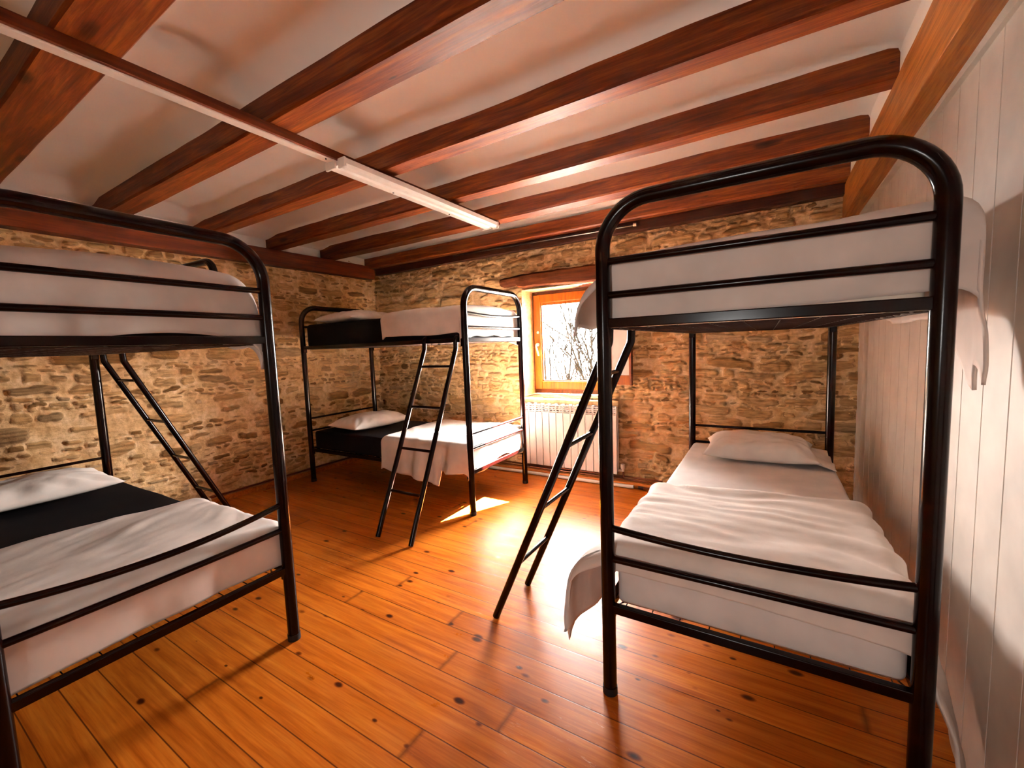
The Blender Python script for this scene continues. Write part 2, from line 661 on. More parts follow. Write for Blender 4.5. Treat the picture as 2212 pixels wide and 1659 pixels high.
# outer leaf of the wall round the window, so that light enters only there
ob = MB()
ob.box((XL - .4, YB + .30, -.1), (WX0, YB + .38, 3.0)).box((WX1, YB + .30, -.1), (XR + .4, YB + .38, 3.0))
ob.box((WX0, YB + .30, -.1), (WX1, YB + .38, WZ0)).box((WX0, YB + .30, WZ1), (WX1, YB + .38, 3.0))
ob.build('outer_leaf', M['stone'], wall)

# left wall (stone)
us = np.arange(YF - .05, YB + .05, .0118)
vs_ = np.arange(-.03, 2.72, .0118)
U, V = np.meshgrid(us, vs_, indexing='ij')
S, R, D = stone_field(U + 3.4, V, 23, .88)
attr = np.stack([S, R, S * 0, S * 0 + 1], -1)
wl = grid_obj('wall_left', XL + .006 + D, U, V, M['stone'], attr=attr, flip=True)
structure(wl)
MB().box((XL - .4, YF - .4, -.1), (XL - .12, YB + .4, 3.0)).build('outer_leaf', M['stone'], wl)

# right wall: cream boards with V grooves, slightly out of square
pr = [(0, .0)]
prof = []
y = YF
g0 = .125
ys = []
k = math.floor((YF - g0) / .168)
while True:
    gy = g0 + k * .168
    if gy > YB + .1:
        break
    if gy > YF:
        ys.append(gy)
    k += 1
prof = [(YF, 0)]
for gy in ys:
    prof += [(gy - .0035, 0), (gy - .0030, .012), (gy + .0030, .012), (gy + .0035, 0)]
prof.append((YB + .05, 0))


def xr(y):
    return 1.068 + .0115 * y


mb = MB()
vsx = []
for (yy, d) in prof:
    vsx += [(xr(yy) + d, yy, 0), (xr(yy) + d, yy, 2.62)]
n = len(prof)
mb.add(vsx, [(2 * i, 2 * i + 1, 2 * i + 3, 2 * i + 2) for i in range(n - 1)])
mb.box((XR + .09, YF - .4, -.1), (XR + .3, YB + .4, 3.0))
wr = structure(mb.build('wall_right', M['panel']))

# wall behind the camera, with an unseen window added for fill light
mb = MB()
t = .25
mb.box((XL - .3, YF - t, 0), (BX0, YF, 2.7)).box((BX1, YF - t, 0), (XR + .3, YF, 2.7))
mb.box((BX0, YF - t, 0), (BX1, YF, BZ0)).box((BX0, YF - t, BZ1), (BX1, YF, 2.7))
structure(mb.build('wall_front', M['stone']))
w2 = structure(empty('added_fill_window', ((BX0 + BX1) / 2, YF - .15, BZ0)))
mb = MB()
hx = (BX1 - BX0) / 2
hz = BZ1 - BZ0
for a, b in (((-hx, -.03, 0), (-hx + .07, .03, hz)), ((hx - .07, -.03, 0), (hx, .03, hz)), ((-hx, -.03, 0), (hx, .03, .07)),
             ((-hx, -.03, hz - .07), (hx, .03, hz)), ((-.04, -.03, 0), (.04, .03, hz))):
    mb.box(a, b)
mb.build('window_frame', M['window_wood'], w2)
MB().box((-hx + .06, -.004, .06), (hx - .06, .004, hz - .06)).build('pane', M['glass'], w2)

# ceiling: plaster vaults between the beams
BEAMS = [(-2.98, .15), (-2.33, .15), (-1.67, .15), (-.905, .19), (-.205, .15), (.47, .125), (1.127, .125), (1.775, .15), (2.42, .16)]
xs = np.linspace(XL - .05, XR + .08, 150)
yy = np.arange(YF - .1, YB + .12, .02)
X, Y = np.meshgrid(xs, yy, indexing='ij')
Z = np.full_like(X, ZC)
bc = [b[0] for b in BEAMS]
for i in range(len(bc) - 1):
    a = bc[i] + BEAMS[i][1] * .42
    b = bc[i + 1] - BEAMS[i + 1][1] * .42
    t = (Y - a) / (b - a)
    inside = (t > 0) & (t < 1)
    hump = np.sqrt(np.clip(1 - (2 * t - 1) ** 2, 0, 1)) * .105
    Z = np.where(inside, ZC + hump, Z)
Z = Z + .007 * fbm(X * 2.2, Y * 2.2, 3, 3)
# vault ends run down to the plates
endl = np.clip((XL + .26 - X) / .16, 0, 1)
Z = Z - endl * (Z - ZC + .0) * .92
endr = np.clip((X - .985) / .03, 0, 1)
Z = Z * (1 - endr) + 2.50 * endr
ceil = grid_obj('ceiling', X, Y, Z, M['plaster'])
structure(ceil)
MB().box((XL - .4, YF - .4, 2.78), (XR + .4, YB + .4, 2.9)).build('roof_slab', M['plaster'], ceil)
MB().box((XL - .05, YF, 2.48), (XL + .045, YB, 2.62)).build('plaster_end', M['plaster'], ceil)
MB().box((.995, YF, 2.47), (XR, YB, 2.62)).build('plaster_end', M['plaster'], ceil)

BL = {3: 'broad dark red ceiling beam crossing the top left corner, closest to the camera',
      4: 'ceiling beam with a glossy underside crossing the top centre, second from the camera',
      5: 'ceiling beam just beyond the near end of the white batten lamp, third from the camera',
      6: 'ceiling beam crossing above the middle of the white batten lamp, fourth from the camera',
      7: 'orange-lit ceiling beam above the far end of the batten lamp, next but one to window wall',
      8: 'ceiling beam lying against the window wall, last of the row'}


def beam(i):
    yc, wd = BEAMS[i]
    z0 = 2.50 if i < 8 else 2.468
    x0, x1 = XL + .02, 1.0
    L = x1 - x0
    nx = 60
    ws = wd / 2
    vs = []
    prof = [(-ws, .13), (-ws, .012), (-ws + .010, 0), (ws - .010, 0), (ws, .012), (ws, .13)]
    for a in range(nx + 1):
        x = -L / 2 + L * a / nx
        for (py, pz) in prof:
            j = .006 * float(fbm(np.array(x * 1.7), np.array(py * 9 + pz * 5.0), 40 + i, 3))
            j2 = .005 * float(fbm(np.array(x * 1.3 + 5), np.array(py * 9 + 3.0), 60 + i, 2))
            vs.append((x, py + j, pz + (j2 if pz < .1 else 0)))
    k = len(prof)
    fs = [(a * k + q, a * k + q + 1, (a + 1) * k + q + 1, (a + 1) * k + q) for a in range(nx) for q in range(k - 1)]
    fs += [tuple(range(k))[::-1], tuple(nx * k + q for q in range(k))]
    m = MB().add(vs, fs)
    o = m.build('ceiling_beam', M['beam'], loc=((x0 + x1) / 2, yc, z0))
    if i in BL:
        tag(o, BL[i], 'beam', 'ceiling beams')
    else:
        tag(o, 'ceiling beam behind the camera, parallel to the others', 'beam', 'ceiling beams behind the camera')
    return o


for i in range(len(BEAMS)):
    beam(i)


def timber(name, a, b, mat, label, cat='beam', wob=.004, ax=1, seed=1, parent=None):
    """a long squared timber with slightly wavy arrises"""
    a = Vector(a)
    b = Vector(b)
    c = (a + b) / 2
    h = (b - a) / 2
    n_ = 50
    vs = []
    o1, o2 = [q for q in range(3) if q != ax]
    for i in range(n_ + 1):
        t = -h[ax] + 2 * h[ax] * i / n_
        for s1, s2 in ((-1, -1), (1, -1), (1, 1), (-1, 1)):
            p = [0, 0, 0]
            p[ax] = t
            p[o1] = s1 * h[o1] + wob * 2 * float(fbm(np.array(t * 2.1), np.array(s1 * 3 + s2 * 7.0), seed, 3))
            p[o2] = s2 * h[o2] + wob * 2 * float(fbm(np.array(t * 2.1), np.array(s1 * 5 + s2 * 2.0 + 9), seed, 3))
            vs.append(p)
    fs = [(i * 4 + k, i * 4 + (k + 1) % 4, i * 4 + 4 + (k + 1) % 4, i * 4 + 4 + k) for i in range(n_) for k in range(4)]
    fs += [(3, 2, 1, 0), tuple(n_ * 4 + k for k in range(4))]
    o = MB().add(vs, fs).build(name, mat, parent, loc=c, bevel=.004)
    if label:
        tag(o, label, cat)
    return o


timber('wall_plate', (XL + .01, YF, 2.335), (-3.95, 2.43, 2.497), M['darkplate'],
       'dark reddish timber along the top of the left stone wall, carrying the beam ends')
pl = timber('wall_plate', (.975, YF, 2.265), (xr(0), 2.5, 2.50), M['plate'],
            'orange-brown timber along the top of the white boarded wall')
pl.rotation_euler = (-.016, 0, 0)
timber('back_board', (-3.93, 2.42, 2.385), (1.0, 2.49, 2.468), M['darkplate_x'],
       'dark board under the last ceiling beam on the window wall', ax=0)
# cream bead below the right plate
tm = MB().box((xr(0) - .012, YF, 2.222), (xr(0) + .03, YB - .02, 2.262)).build('trim_1', M['panel'])
tm.rotation_euler = (0, 0, 0)
structure(tm)

# skirting ledges and baseboards
tr = MB().box((XL, 2.385, 0), (.98, 2.52, .05)).build('baseboard_back', M['skirt_wood'], bevel=.004)
structure(tr)
tr = MB().box((XL - .01, YF, 0), (-3.955, 2.385, .05)).build('baseboard_left', M['skirt_wood'], bevel=.004)
structure(tr)

# pipes
mb = MB().tube([(-4.0, 2.365, .022), (-.545, 2.365, .022)], .017)
tag(mb.build('floor_pipe', M['white_metal']), 'white pipe lying on the floor along the window wall', 'pipe')
pp = empty('heating_pipe', (-.5, 2.4, .02))
tag(pp, 'copper heating pipes on the skirting ledge under the radiator, rising to its valve', 'pipe')
MB().tube([(-3.3, .055, .062), (.20, .055, .062)], .008, seg=8).build('copper_pipe', M['copper'], pp)
MB().tube([(-3.3, .03, .045), (.08, .03, .045), (.12, .02, .02), (.10, -.03, .008), (.02, -.04, .004)], .007, .02, 8).build('copper_pipe', M['copper'], pp)
MB().tube([(.0, -.035, .004), (.045, -.035, .004)], .014, seg=10).build('pipe_fitting', M['black_conduit'], pp)
MB().tube([(-.165, .045, .05), (-.165, .045, .12)], .008, seg=8).build('riser', M['copper'], pp)
lp = empty('heating_pipe', (-3.99, .3, .05))
tag(lp, 'thin dark heating pipe along the foot of the left stone wall', 'pipe')
MB().tube([(0, -2.2, .012), (0, 2.0, .012)], .009, seg=8).build('copper_pipe', M['copper'], lp)
MB().tube([(.0, -.02, .012), (.05, -.02, .012), (.05, -.02, -.03)], .011, .012, 8).build('pipe_elbow', M['chrome'], lp)
MB().tube([(.0, .07, .012), (.05, .07, .012), (.05, .07, -.03)], .011, .012, 8).build('pipe_elbow', M['chrome'], lp)
mb = MB().tube([(-2.6, 2.405, 2.452), (-.52, 2.405, 2.43)], .010, seg=8)
cdt = mb.build('conduit', M['black_conduit'])
tag(cdt, 'thin dark conduit tube with a clip under the last beam above the window', 'conduit')
MB().tube([(-.72, 2.400, 2.432), (-.69, 2.400, 2.432)], .016, seg=10).build('clip', M['chrome'], cdt)
MB().tube([(-.53, 2.400, 2.432), (-.50, 2.400, 2.43)], .015, seg=10).build('clip', M['chrome'], cdt)

# ------------------------------------------------------------------ window
win = structure(empty('window_1', ((WX0 + WX1) / 2, 2.76, WZ0)))
ww = (WX1 - WX0)


def ring(mb, x0, x1, z0, z1, y0, y1, wl_, wr_, wb, wt):
    mb.box((x0, y0, z0), (x0 + wl_, y1, z1)).box((x1 - wr_, y0, z0), (x1, y1, z1))
    mb.box((x0 + wl_, y0, z0), (x1 - wr_, y1, z0 + wb)).box((x0 + wl_, y0, z1 - wt), (x1 - wr_, y1, z1))


hw = ww / 2
mb = MB()
ring(mb, -hw, hw, .012, 1.15, -.01, .06, .035, .035, .06, .045)
mb.build('window_frame', M['window_wood_dark'], win, bevel=.004)
sash = MB()
ring(sash, -hw + .022, hw - .022, .06, 1.115, -.035, .03, .085, .085, .09, .09)
sash_o = sash.build('sash', M['window_wood'], win, bevel=.006)
mb = MB()
ring(mb, -hw + .105, hw - .105, .148, 1.027, -.012, .004, .013, .013, .013, .03)
mb.build('glazing_bead', M['window_wood'], sash_o)
MB().box((-hw + .105, .006, .148), (hw - .105, .012, 1.028)).build('pane', M['glass'], sash_o)
h = MB().tube([(-hw + .068, -.038, .56), (-hw + .068, -.085, .565), (-hw + .072, -.09, .54), (-hw + .095, -.085, .44)], .009, .02, 10)
h.tube([(-hw + .068, -.03, .565), (-hw + .068, -.045, .565)], .02, seg=14)
h.build('window_handle', M['chrome'], sash_o)
MB().tube([(-hw + .075, -.03, .70), (-hw + .075, -.045, .70)], .014, seg=12).build('escutcheon', M['chrome'], sash_o)
# stone and mortar sill
n_, m_ = 70, 26
a = np.linspace(WX0 - .08, WX1 + .08, n_)[:, None]
path = [(2.80, WZ0 - .005), (2.47, WZ0 - .012), (2.455, WZ0 - .02), (2.452, WZ0 - .06), (2.50, WZ0 - .075)]
pd = np.linspace(0, 4, m_)
py = np.interp(pd, range(5), [p[0] for p in path])[None, :] + 0 * a
pz = np.interp(pd, range(5), [p[1] for p in path])[None, :] + 0 * a
ax_ = a + 0 * py
pz = pz + .006 * fbm(ax_ * 9, py * 9, 5, 3)
at = np.stack([py * 0 + .15, py * 0, py * 0, py * 0 + 1], -1)
clipx = np.where(py > 2.495, np.clip(ax_, WX0, WX1), ax_)
sl = grid_obj('window_sill', clipx, py, pz, M['stone'], attr=at)
sl.parent = win
sl.matrix_parent_inverse = Matrix.Translation(-Vector(win.location))

# lintel: rough hewn timber over the window
nx, npf = 90, 9
L0, L1 = -2.01, -.62
vs = []
for i in range(nx + 1):
    x = L0 + (L1 - L0) * i / nx
    tt = (x + 1.31) / .7
    top = 2.145 - .02 * max(0, -(x + 1.75)) * 4 + .012 * float(fbm(np.array(x * 5), np.array(1.), 3, 3))
    bot = 2.045 - .035 * max(0, (x + 1.85)) / 1.2 - (.03 if x > -1.80 else 0) + .012 * float(fbm(np.array(x * 8), np.array(4.), 8, 3))
    yf = 2.445
    for (py_, pz_) in ((2.56, top), (yf + .02, top), (yf + .002, top - .02), (yf, (top + bot) / 2), (yf + .01, bot + .012), (yf + .03, bot), (2.60, bot - .01), (2.72, bot - .015)):
        jj = .008 * float(fbm(np.array(x * 14), np.array(py_ * 8 + pz_ * 21), 9, 3))
        vs.append((x, min(py_ + jj, 2.72), pz_ + jj * .7))
k = 8
fs = [(i * k + q, i * k + q + 1, (i + 1) * k + q + 1, (i + 1) * k + q) for i in range(nx) for q in range(k - 1)]
fs += [tuple(range(k))[::-1], tuple(nx * k + q for q in range(k))]
lt = MB().add(vs, fs).build('lintel', M['lintel'])
tag(lt, 'rough dark timber lintel set in the stone above the window', 'lintel')

# open inner shutter on the right of the window
sh = empty('window_shutter', (-.80, 2.455, .985), -.22)
tag(sh, 'open wooden inner shutter with pale panel, hinged on the right side of the window', 'shutter')
mb = MB()
ring(mb, 0, .235, 0, .98, -.014, .014, .04, .010, .09, .09)
mb.build('shutter_frame', M['window_wood'], sh, bevel=.003)
MB().box((.038, -.006, .08), (.228, .006, .90)).build('shutter_panel', M['white_metal'], sh)
MB().box((.235, -.016, -.005), (.249, .018, .985)).build('shutter_edge', M['darkplate'], sh)

# ------------------------------------------------------------------ radiator
rad = empty('radiator', (-1.75, 2.40, .10))
tag(rad, 'white sectional aluminium radiator below the window', 'radiator')
NS, PWD = 13, .08
for i in range(NS):
    x0 = i * PWD
    mb = MB()
    mb.box((x0 + .0032, 0, .012), (x0 + PWD - .0032, .012, .585))
    mb.box((x0 + .004, .012, .03), (x0 + PWD - .004, .030, .05))
    mb.box((x0 + .030, .012, .02), (x0 + .050, .075, .66))
    # louvred top: four slats with dark gaps between
    for q in range(4):
        z = .592 + q * .021
        mb.add([(x0 + .004, .0, z + .004), (x0 + PWD - .004, .0, z + .004), (x0 + PWD - .004, .020, z - .006), (x0 + .004, .020, z - .006),
                (x0 + .004, .0, z + .010), (x0 + PWD - .004, .0, z + .010), (x0 + PWD - .004, .020, z), (x0 + .004, .020, z)],
               [(0, 1, 2, 3), (7, 6, 5, 4), (0, 4, 5, 1), (1, 5, 6, 2), (2, 6, 7, 3), (3, 7, 4, 0)])
    mb.box((x0 + .0018, 0, .585), (x0 + .010, .07, .675))
    mb.box((x0 + PWD - .010, 0, .585), (x0 + PWD - .0018, .07, .675))
    mb.box((x0 + .0018, .055, .02), (x0 + PWD - .0018, .066, .676))
    mb.build('radiator_section', M['radiator_white'], rad, bevel=.0015)
MB().tube([(.02, .035, .045), (NS * PWD - .02, .035, .045)], .018).build('manifold', M['radiator_white'], rad)
MB().tube([(.02, .035, .63), (NS * PWD - .02, .035, .63)], .018).build('manifold', M['radiator_white'], rad)
vl = MB().tube([(NS * PWD - .02, .035, .045), (NS * PWD + .05, .035, .045)], .012).build('radiator_valve', M['chrome'], rad)
MB().tube([(NS * PWD + .045, .035, .04), (NS * PWD + .045, .035, .065)], .014).tube([(NS * PWD + .045, .035, .065), (NS * PWD + .045, .035, .11)], .021, seg=14).build('valve_cap', M['white_metal'], vl)

# ------------------------------------------------------------------ ceiling track and lamp
trk = empty('cable_trunking', (-1.57, -.5, 2.475))
tag(trk, 'long dark batten with white cable trunking fixed under the ceiling beams', 'cable trunking')
mb = MB().box((.008, -2.7, -.02), (.026, 2.22, .024))
mb.tube([(.016, 2.20, .0), (.016, 2.25, .0)], .022, seg=14)
mb.build('mounting_batten', M['darkplate'], trk, bevel=.002)
MB().box((-.045, -2.7, -.026), (.007, .58, .022)).build('trunking_cover', M['trunking'], trk, bevel=.004)
MB().box((-.045, 2.13, -.022), (.007, 2.145, .02)).build('end_cap', M['white_metal'], trk)
for yq in (-1.6, -.7, .0):
    pass
lamp = empty('batten_lamp', (-1.565, .10, 2.454))
tag(lamp, 'white batten ceiling lamp housing at the far end of the trunking', 'lamp')
# stepped profile extruded along y
prof = [(-.075, .0), (-.075, -.018), (-.052, -.038), (-.006, -.038), (.002, -.026), (.03, -.026), (.038, -.045), (.07, -.045), (.082, -.03), (.082, .0)]
LL = 1.53
vs = [(px, 0, pz) for px, pz in prof] + [(px, LL, pz) for px, pz in prof]
n = len(prof)
fs = [(i, i + n, (i + 1) % n + n, (i + 1) % n) for i in range(n)] + [tuple(range(n)), tuple(range(2 * n - 1, n - 1, -1))]
MB().add(vs, fs).build('lamp_housing', M['white_metal'], lamp, bevel=.002)
for ye in (-.012, LL - .002):
    mb = MB().box((-.08, ye, -.042), (.0, ye + .014, .002)).box((.028, ye, -.05), (.086, ye + .014, .002))
    mb.build('end_plate', M['white_metal'], lamp, bevel=.003)
for yq in (.45, 1.02):
    MB().tube([(-.03, yq, -.036), (-.03, yq, -.041)], .006, seg=10).build('screw', M['wire'], lamp)
MB().tube([(-.005, -.03, .0), (-.005, -.06, .0), (-.005, -.06, -.012)], .004, .004, 6).build('wire_tail', M['black_conduit'], lamp)

# ------------------------------------------------------------------ bunk beds
W, L = .90, 2.141
H1, H2, HS, G1, G2, GS, HT, GH = 1.674, 1.5545, 1.4544, .6796, .5557, .3589, 1.876, .692
PR = .0262


def sagbar(mb, a, b, r, sag=0, seg=10):
    a = Vector(a)
    b = Vector(b)
    pts = []
    for i in range(17):
        t = i / 16
        p = a.lerp(b, t)
        p.z -= sag * 4 * t * (1 - t)
        pts.append(p)
    mb.tube(pts, r, seg=seg)


def make_bed(loc, rz, label, sags=(0, 0, 0, 0), ladder_side=-1, ladder_y=.174, guard=False):
    root = empty('bunk_bed', (loc[0], loc[1], 0), rz)
    tag(root, label, 'bunk bed', 'black tubular steel bunk beds')
    for nm, y in (('foot_frame', 0), ('head_frame', L)):
        mb = MB().tube([(0, y, .012), (0, y, HT), (W, y, HT), (W, y, .012)], PR, .165, 20, 12)
        mb.build(nm, M['steel'], root)
        for x in (0, W):
            MB().tube([(x, y, 0), (x, y, .03)], PR + .0025, seg=18).build('foot_cap', M['rubber'], root)
    # foot end cross bars
    for z, r, s in ((H1, .013, sags[0]), (H2, .013, sags[1]), (G1, .013, sags[2]), (G2, .013, sags[3])):
        mb = MB()
        sagbar(mb, (0, 0, z), (W, 0, z), r, s)
        mb.build('foot_bar', M['steel'], root)
    for z in (H1, GH, GS + .2):
        mb = MB()
        sagbar(mb, (0, L, z), (W, L, z), .010, 0)
        mb.build('head_bar', M['steel'], root)
    # sleeping frames: angle rails with a wire net, and net springs
    for z in (HS, GS):
        fr = MB()
        for x in (0, W):
            fr.box((x - .014, .0, z - .020), (x + .014, L, z + .014))
        for y in (0, L):
            fr.box((.0, y - .013, z - .018), (W, y + .013, z + .016))
        o = fr.build('side_rail_frame', M['steel'], root, bevel=.003)
        nt_ = MB()
        for i in range(9):
            x = .05 + .8 * i / 8
            nt_.tube([(x, .03, z - .020), (x, L - .03, z - .020)], .0022, seg=5, cap=False)
        for i in range(24):
            y = .06 + (L - .12) * i / 23
            nt_.tube([(.02, y, z - .020), (W - .02, y, z - .020)], .0022, seg=5, cap=False)
        # zigzag springs all round
        zz = []
        for i in range(61):
            zz.append((.016 + (.020 if i % 2 else 0), .05 + (L - .1) * i / 60, z - .020))
        nt_.tube(zz, .003, seg=5, cap=False)
        nt_.tube([(W - p[0], p[1], p[2]) for p in zz], .003, seg=5, cap=False)
        nt_.build('wire_net', M['wire'], root)
        for x in (0, W):
            for y, s in ((0, 1), (L, -1)):
                MB().box((x - .020, y + s * .022 - .012, z - .055), (x + .020, y + s * .022 + .012, z + .01)).build('corner_bracket', M['steel'], root, bevel=.004)
    # ladder
    lad = empty('ladder', (0, 0, 0))
    lad.parent = root
    sx = ladder_side
    ex = 0 if sx < 0 else W
    for y in (ladder_y, ladder_y + .333):
        mb = MB()
        mb.tube([(ex - sx * .012, y, 1.478), (ex + sx * .036, y, 1.474), (ex + sx * .04, y, 1.385), (ex + sx * .658, y, .006)], .0185, .05, 14, 6)
        mb.build('ladder_rail', M['steel'], lad)
    for z in (.32, .62, .93, 1.245):
        x = ex + sx * (.658 - .618 * z / 1.385)
        MB().tube([(x, ladder_y, z), (x, ladder_y + .333, z)], .0105, seg=10).build('rung', M['steel'], lad)
    if guard:
        gx = W
        MB().tube([(gx, .43, HS), (gx, .41, 1.868), (gx, 1.45, 1.868), (gx, 1.43, HS)], .0175, .07, 14, 8).build('guard_rail', M['steel'], root)
    return root


AX, AY, AR = 0, 0, 0
CX, CY, CR = -1.5585, 1.1967, PI / 2 + .0087
_rb = .0272
# bed B: its far foot post is the reference; local (W, 0) lands there
BR_ = PI / 2 + _rb
BX, BY_ = -1.4433, -.4291
BXo = BX - math.cos(BR_) * W
BYo = BY_ - math.sin(BR_) * W
make_bed((AX, AY), AR, 'black steel bunk bed on the right, beside the white boarded wall', (0, 0, .022, 0), -1, .174)
make_bed((BXo, BYo), BR_, 'black steel bunk bed at the left edge, its ladder towards the stone corner', (0, 0, .04, .004), 1, 1.76, True)
make_bed((CX, CY), CR, 'black steel bunk bed in the far corner, left of the window', (.018, 0, 0, 0), -1, .068)


# ------------------------------------------------------------------ bedding
def mattress(bed, z0, z1, mat, label, x0=.016, x1=W - .016, y0=.046, y1=2.10, group=None, underside=None):
    n1, n2 = 28, 56
    r = .026
    # rounded slab as a closed grid swept round its section
    sec = []
    cx, cz = (x0 + x1) / 2, (z0 + z1) / 2
    hx, hz = (x1 - x0) / 2, (z1 - z0) / 2
    for (sx, sz, a0) in ((1, 1, 0), (-1, 1, 90), (-1, -1, 180), (1, -1, 270)):
        for k in range(7):
            a = math.radians(a0 + 15 * k)
            sec.append((cx + sx * (hx - r) + r * math.cos(a), cz + sz * (hz - r) + r * math.sin(a)))
    sec2 = []
    for i in range(len(sec)):
        a, b = sec[i], sec[(i + 1) % len(sec)]
        d = math.hypot(a[0] - b[0], a[1] - b[1])
        k = max(1, int(d / .05))
        for j in range(k):
            sec2.append((a[0] + (b[0] - a[0]) * j / k, a[1] + (b[1] - a[1]) * j / k))
    m_ = len(sec2)
    ys = [(y0, 1), (y0 + .006, .5), (y0 + .02, .15)] + [(y0 + .045 + (y1 - y0 - .09) * i / 40, 0) for i in range(41)] + [(y1 - .02, .15), (y1 - .006, .5), (y1, 1)]
    vs = []
    for (y, sh) in ys:
        for (x, z) in sec2:
            ix = r * sh
            xx = cx + (x - cx) * (1 - ix / hx)
            zz = cz + (z - cz) * (1 - ix / hz)
            j = .006 * float(fbm(np.array(x * 4 + z * 6), np.array(y * 4), int(z0 * 100) % 50, 2))
            vs.append((xx + j * .5, y, zz + j))
    n_ = len(ys)
    fs = [(i * m_ + k, i * m_ + (k + 1) % m_, (i + 1) * m_ + (k + 1) % m_, (i + 1) * m_ + k) for i in range(n_ - 1) for k in range(m_)]
    fs += [tuple(range(m_))[::-1], tuple((n_ - 1) * m_ + k for k in range(m_))]
    o = MB().add(vs, fs, True).build('mattress', mat, loc=(bed[0], bed[1], 0), rot=(0, 0, bed[2]))
    tag(o, label, 'mattress', group)
    return o


def drape(name, bed, label, cat, mat, x0, x1, y0, y1, t, r=.04, swing=0, bulge=None, lift=0, dl=None, dr=None, df=0.0, al=.15, ar=.15, af=.0,
          thick=.012, puff=.0, wr=.004, seed=1, ripple=.02, group=None, afz=None, slant=0, angle_w=.5, wscale=(3, 14), edge_fold=True, res=.018, headdrop=0):
    """a cover lying on a mattress and hanging over its edges.
    dl/dr: hanging length left/right as functions of y, df: hanging length at the foot as function of x"""
    dl = dl or (lambda y: 0 * y)
    dr = dr or (lambda y: 0 * y)
    dff = df if callable(df) else (lambda x: x * 0 + df)
    nx = int((x1 - x0) / res)
    nh = 26
    nf = 24
    arc = r * PI / 2
    # parameters
    sl = np.linspace(1, 0, nh, endpoint=False)      # left hang 1..0
    sx_ = np.linspace(0, 1, nx)
    sr = np.linspace(0, 1, nh + 1)[1:]
    ny = int((y1 - y0) / res)
    sy = np.linspace(0, 1, ny)
    sf = np.linspace(1, 0, nf, endpoint=False)
    I = np.arange(nh + nx + nh)
    A = np.concatenate([-sl, sx_, 1 + sr])
    B = np.concatenate([-sf, sy])
    a, b = np.meshgrid(A, B, indexing='ij')
    bb = np.clip(b, 0, 1)
    aa = np.clip(a, 0, 1)
    # flat coordinates
    ybase = y0 + r + bb * (y1 - y0 - r) + slant * (aa - .5) * bb
    xbase = x0 + r + aa * (x1 - x0 - 2 * r)
    Lh = dl(ybase)
    Rh = dr(ybase)
    side = np.where(a < 0, -a * (arc + np.maximum(Lh, .001)), np.where(a > 1, (a - 1) * (arc + np.maximum(Rh, .001)), 0))
    sgn = np.where(a < 0, -1., 1.)
    Fh = dff(xbase)
    foot = np.where(b < 0, -b * (arc + np.maximum(Fh, .001)), 0)

    def bend(s, ang):
        th = np.minimum(s, arc) / r
        out = r * np.sin(th)
        dn = r * (1 - np.cos(th))
        d = np.maximum(s - arc, 0)
        return out + d * np.sin(ang), dn + d * np.cos(ang), d
    angs = np.where(a < 0, al(ybase) if callable(al) else al, ar(ybase) if callable(ar) else ar)
    ox, dzx, dd = bend(side, angs)
    oy, dzy, df_ = bend(foot, af)
    if bulge is not None:
        bl = bulge(ybase) * np.sin(PI / 2 * np.clip(dd / .20, 0, 1))
        ox = np.where(a < 0, r * np.sin(np.minimum(side, arc) / r) + bl, ox)
        dzx = np.where(a < 0, r * (1 - np.cos(np.minimum(side, arc) / r)) + dd * (.62 + .38 * np.clip((dd - .1) / .2, 0, 1)), dzx)
    rip = ripple * np.clip(dd / .12, 0, 1) * (np.sin(ybase * 2 * PI / .27 + 2.2 * vnoise(ybase * 2, ybase * 0 + 1, seed) * 4) * .6 + fbm(ybase * 7, dd * 4, seed + 2, 3) * 1.4)
    rip2 = ripple * .5 * np.clip(df_ / .12, 0, 1) * fbm(xbase * 7, df_ * 4, seed + 4, 3) * 1.5
    X = xbase + sgn * (ox + rip * np.cos(angs)) * (side > 0)
    Y = ybase - (oy + rip2) - swing * dd * (a < 0) * np.clip(1 - (ybase - y0 - r) / .25, 0, 1) * (b >= 0)
    Z = t - dzx - dzy
    # wrinkles on the top and faces
    ca, sa = math.cos(angle_w), math.sin(angle_w)
    p = xbase * ca + ybase * sa
    q = -xbase * sa + ybase * ca
    warp = .25 * fbm(p * 2, q * 2, seed + 8, 2)
    wv = wr * np.maximum(0, .45 + fbm(p * wscale[0] + warp * 3, q * wscale[1] + warp * 9, seed + 6, 4) + .8 * np.abs(fbm(p * 2, q * 9 + warp * 8, seed + 7, 3)))
    top = np.clip(1 - (dd + df_) / .05, .25, 1)
    Z = Z + wv * top + puff * np.sin(PI * np.clip((xbase - x0) / (x1 - x0), 0, 1)) * (1 - .3 * bb) + puff * .5 * fbm(xbase * 2.5, ybase * 2.5, seed + 11, 2)
    Z = Z + lift * np.clip((xbase - .55) / .4, 0, 1) ** 1.5 * np.clip(1 - dd / .1, 0, 1)
    fade = np.clip((1 - bb) * (y1 - y0) / .03, 0, 1)
    Z = Z - (1 - fade) * headdrop
    Y = Y - wv * np.clip(foot / arc, 0, 1) * 1.2
    X = X + sgn * wv * np.clip(side / arc, 0, 1) * 1.0
    # no cloth where both overhangs would meet at the post
    sc = (side[:-1, :-1] + side[1:, 1:]) / 2
    fc = (foot[:-1, :-1] + foot[1:, 1:]) / 2
    keep = ~((sc > arc * 1.02) & (fc > arc * 1.02))
    keep &= ~((A[:-1, None] < 0) & (np.maximum(Lh, 0)[:-1, :-1] < .002) & (sc > arc * .98))
    o = grid_obj(name, X, Y, Z, mat, keep, loc=(bed[0], bed[1], 0), rotz=bed[2])
    md = o.modifiers.new('thickness', 'SOLIDIFY')
    md.thickness = thick
    md.offset = -1
    tag(o, label, cat, group)
    return o


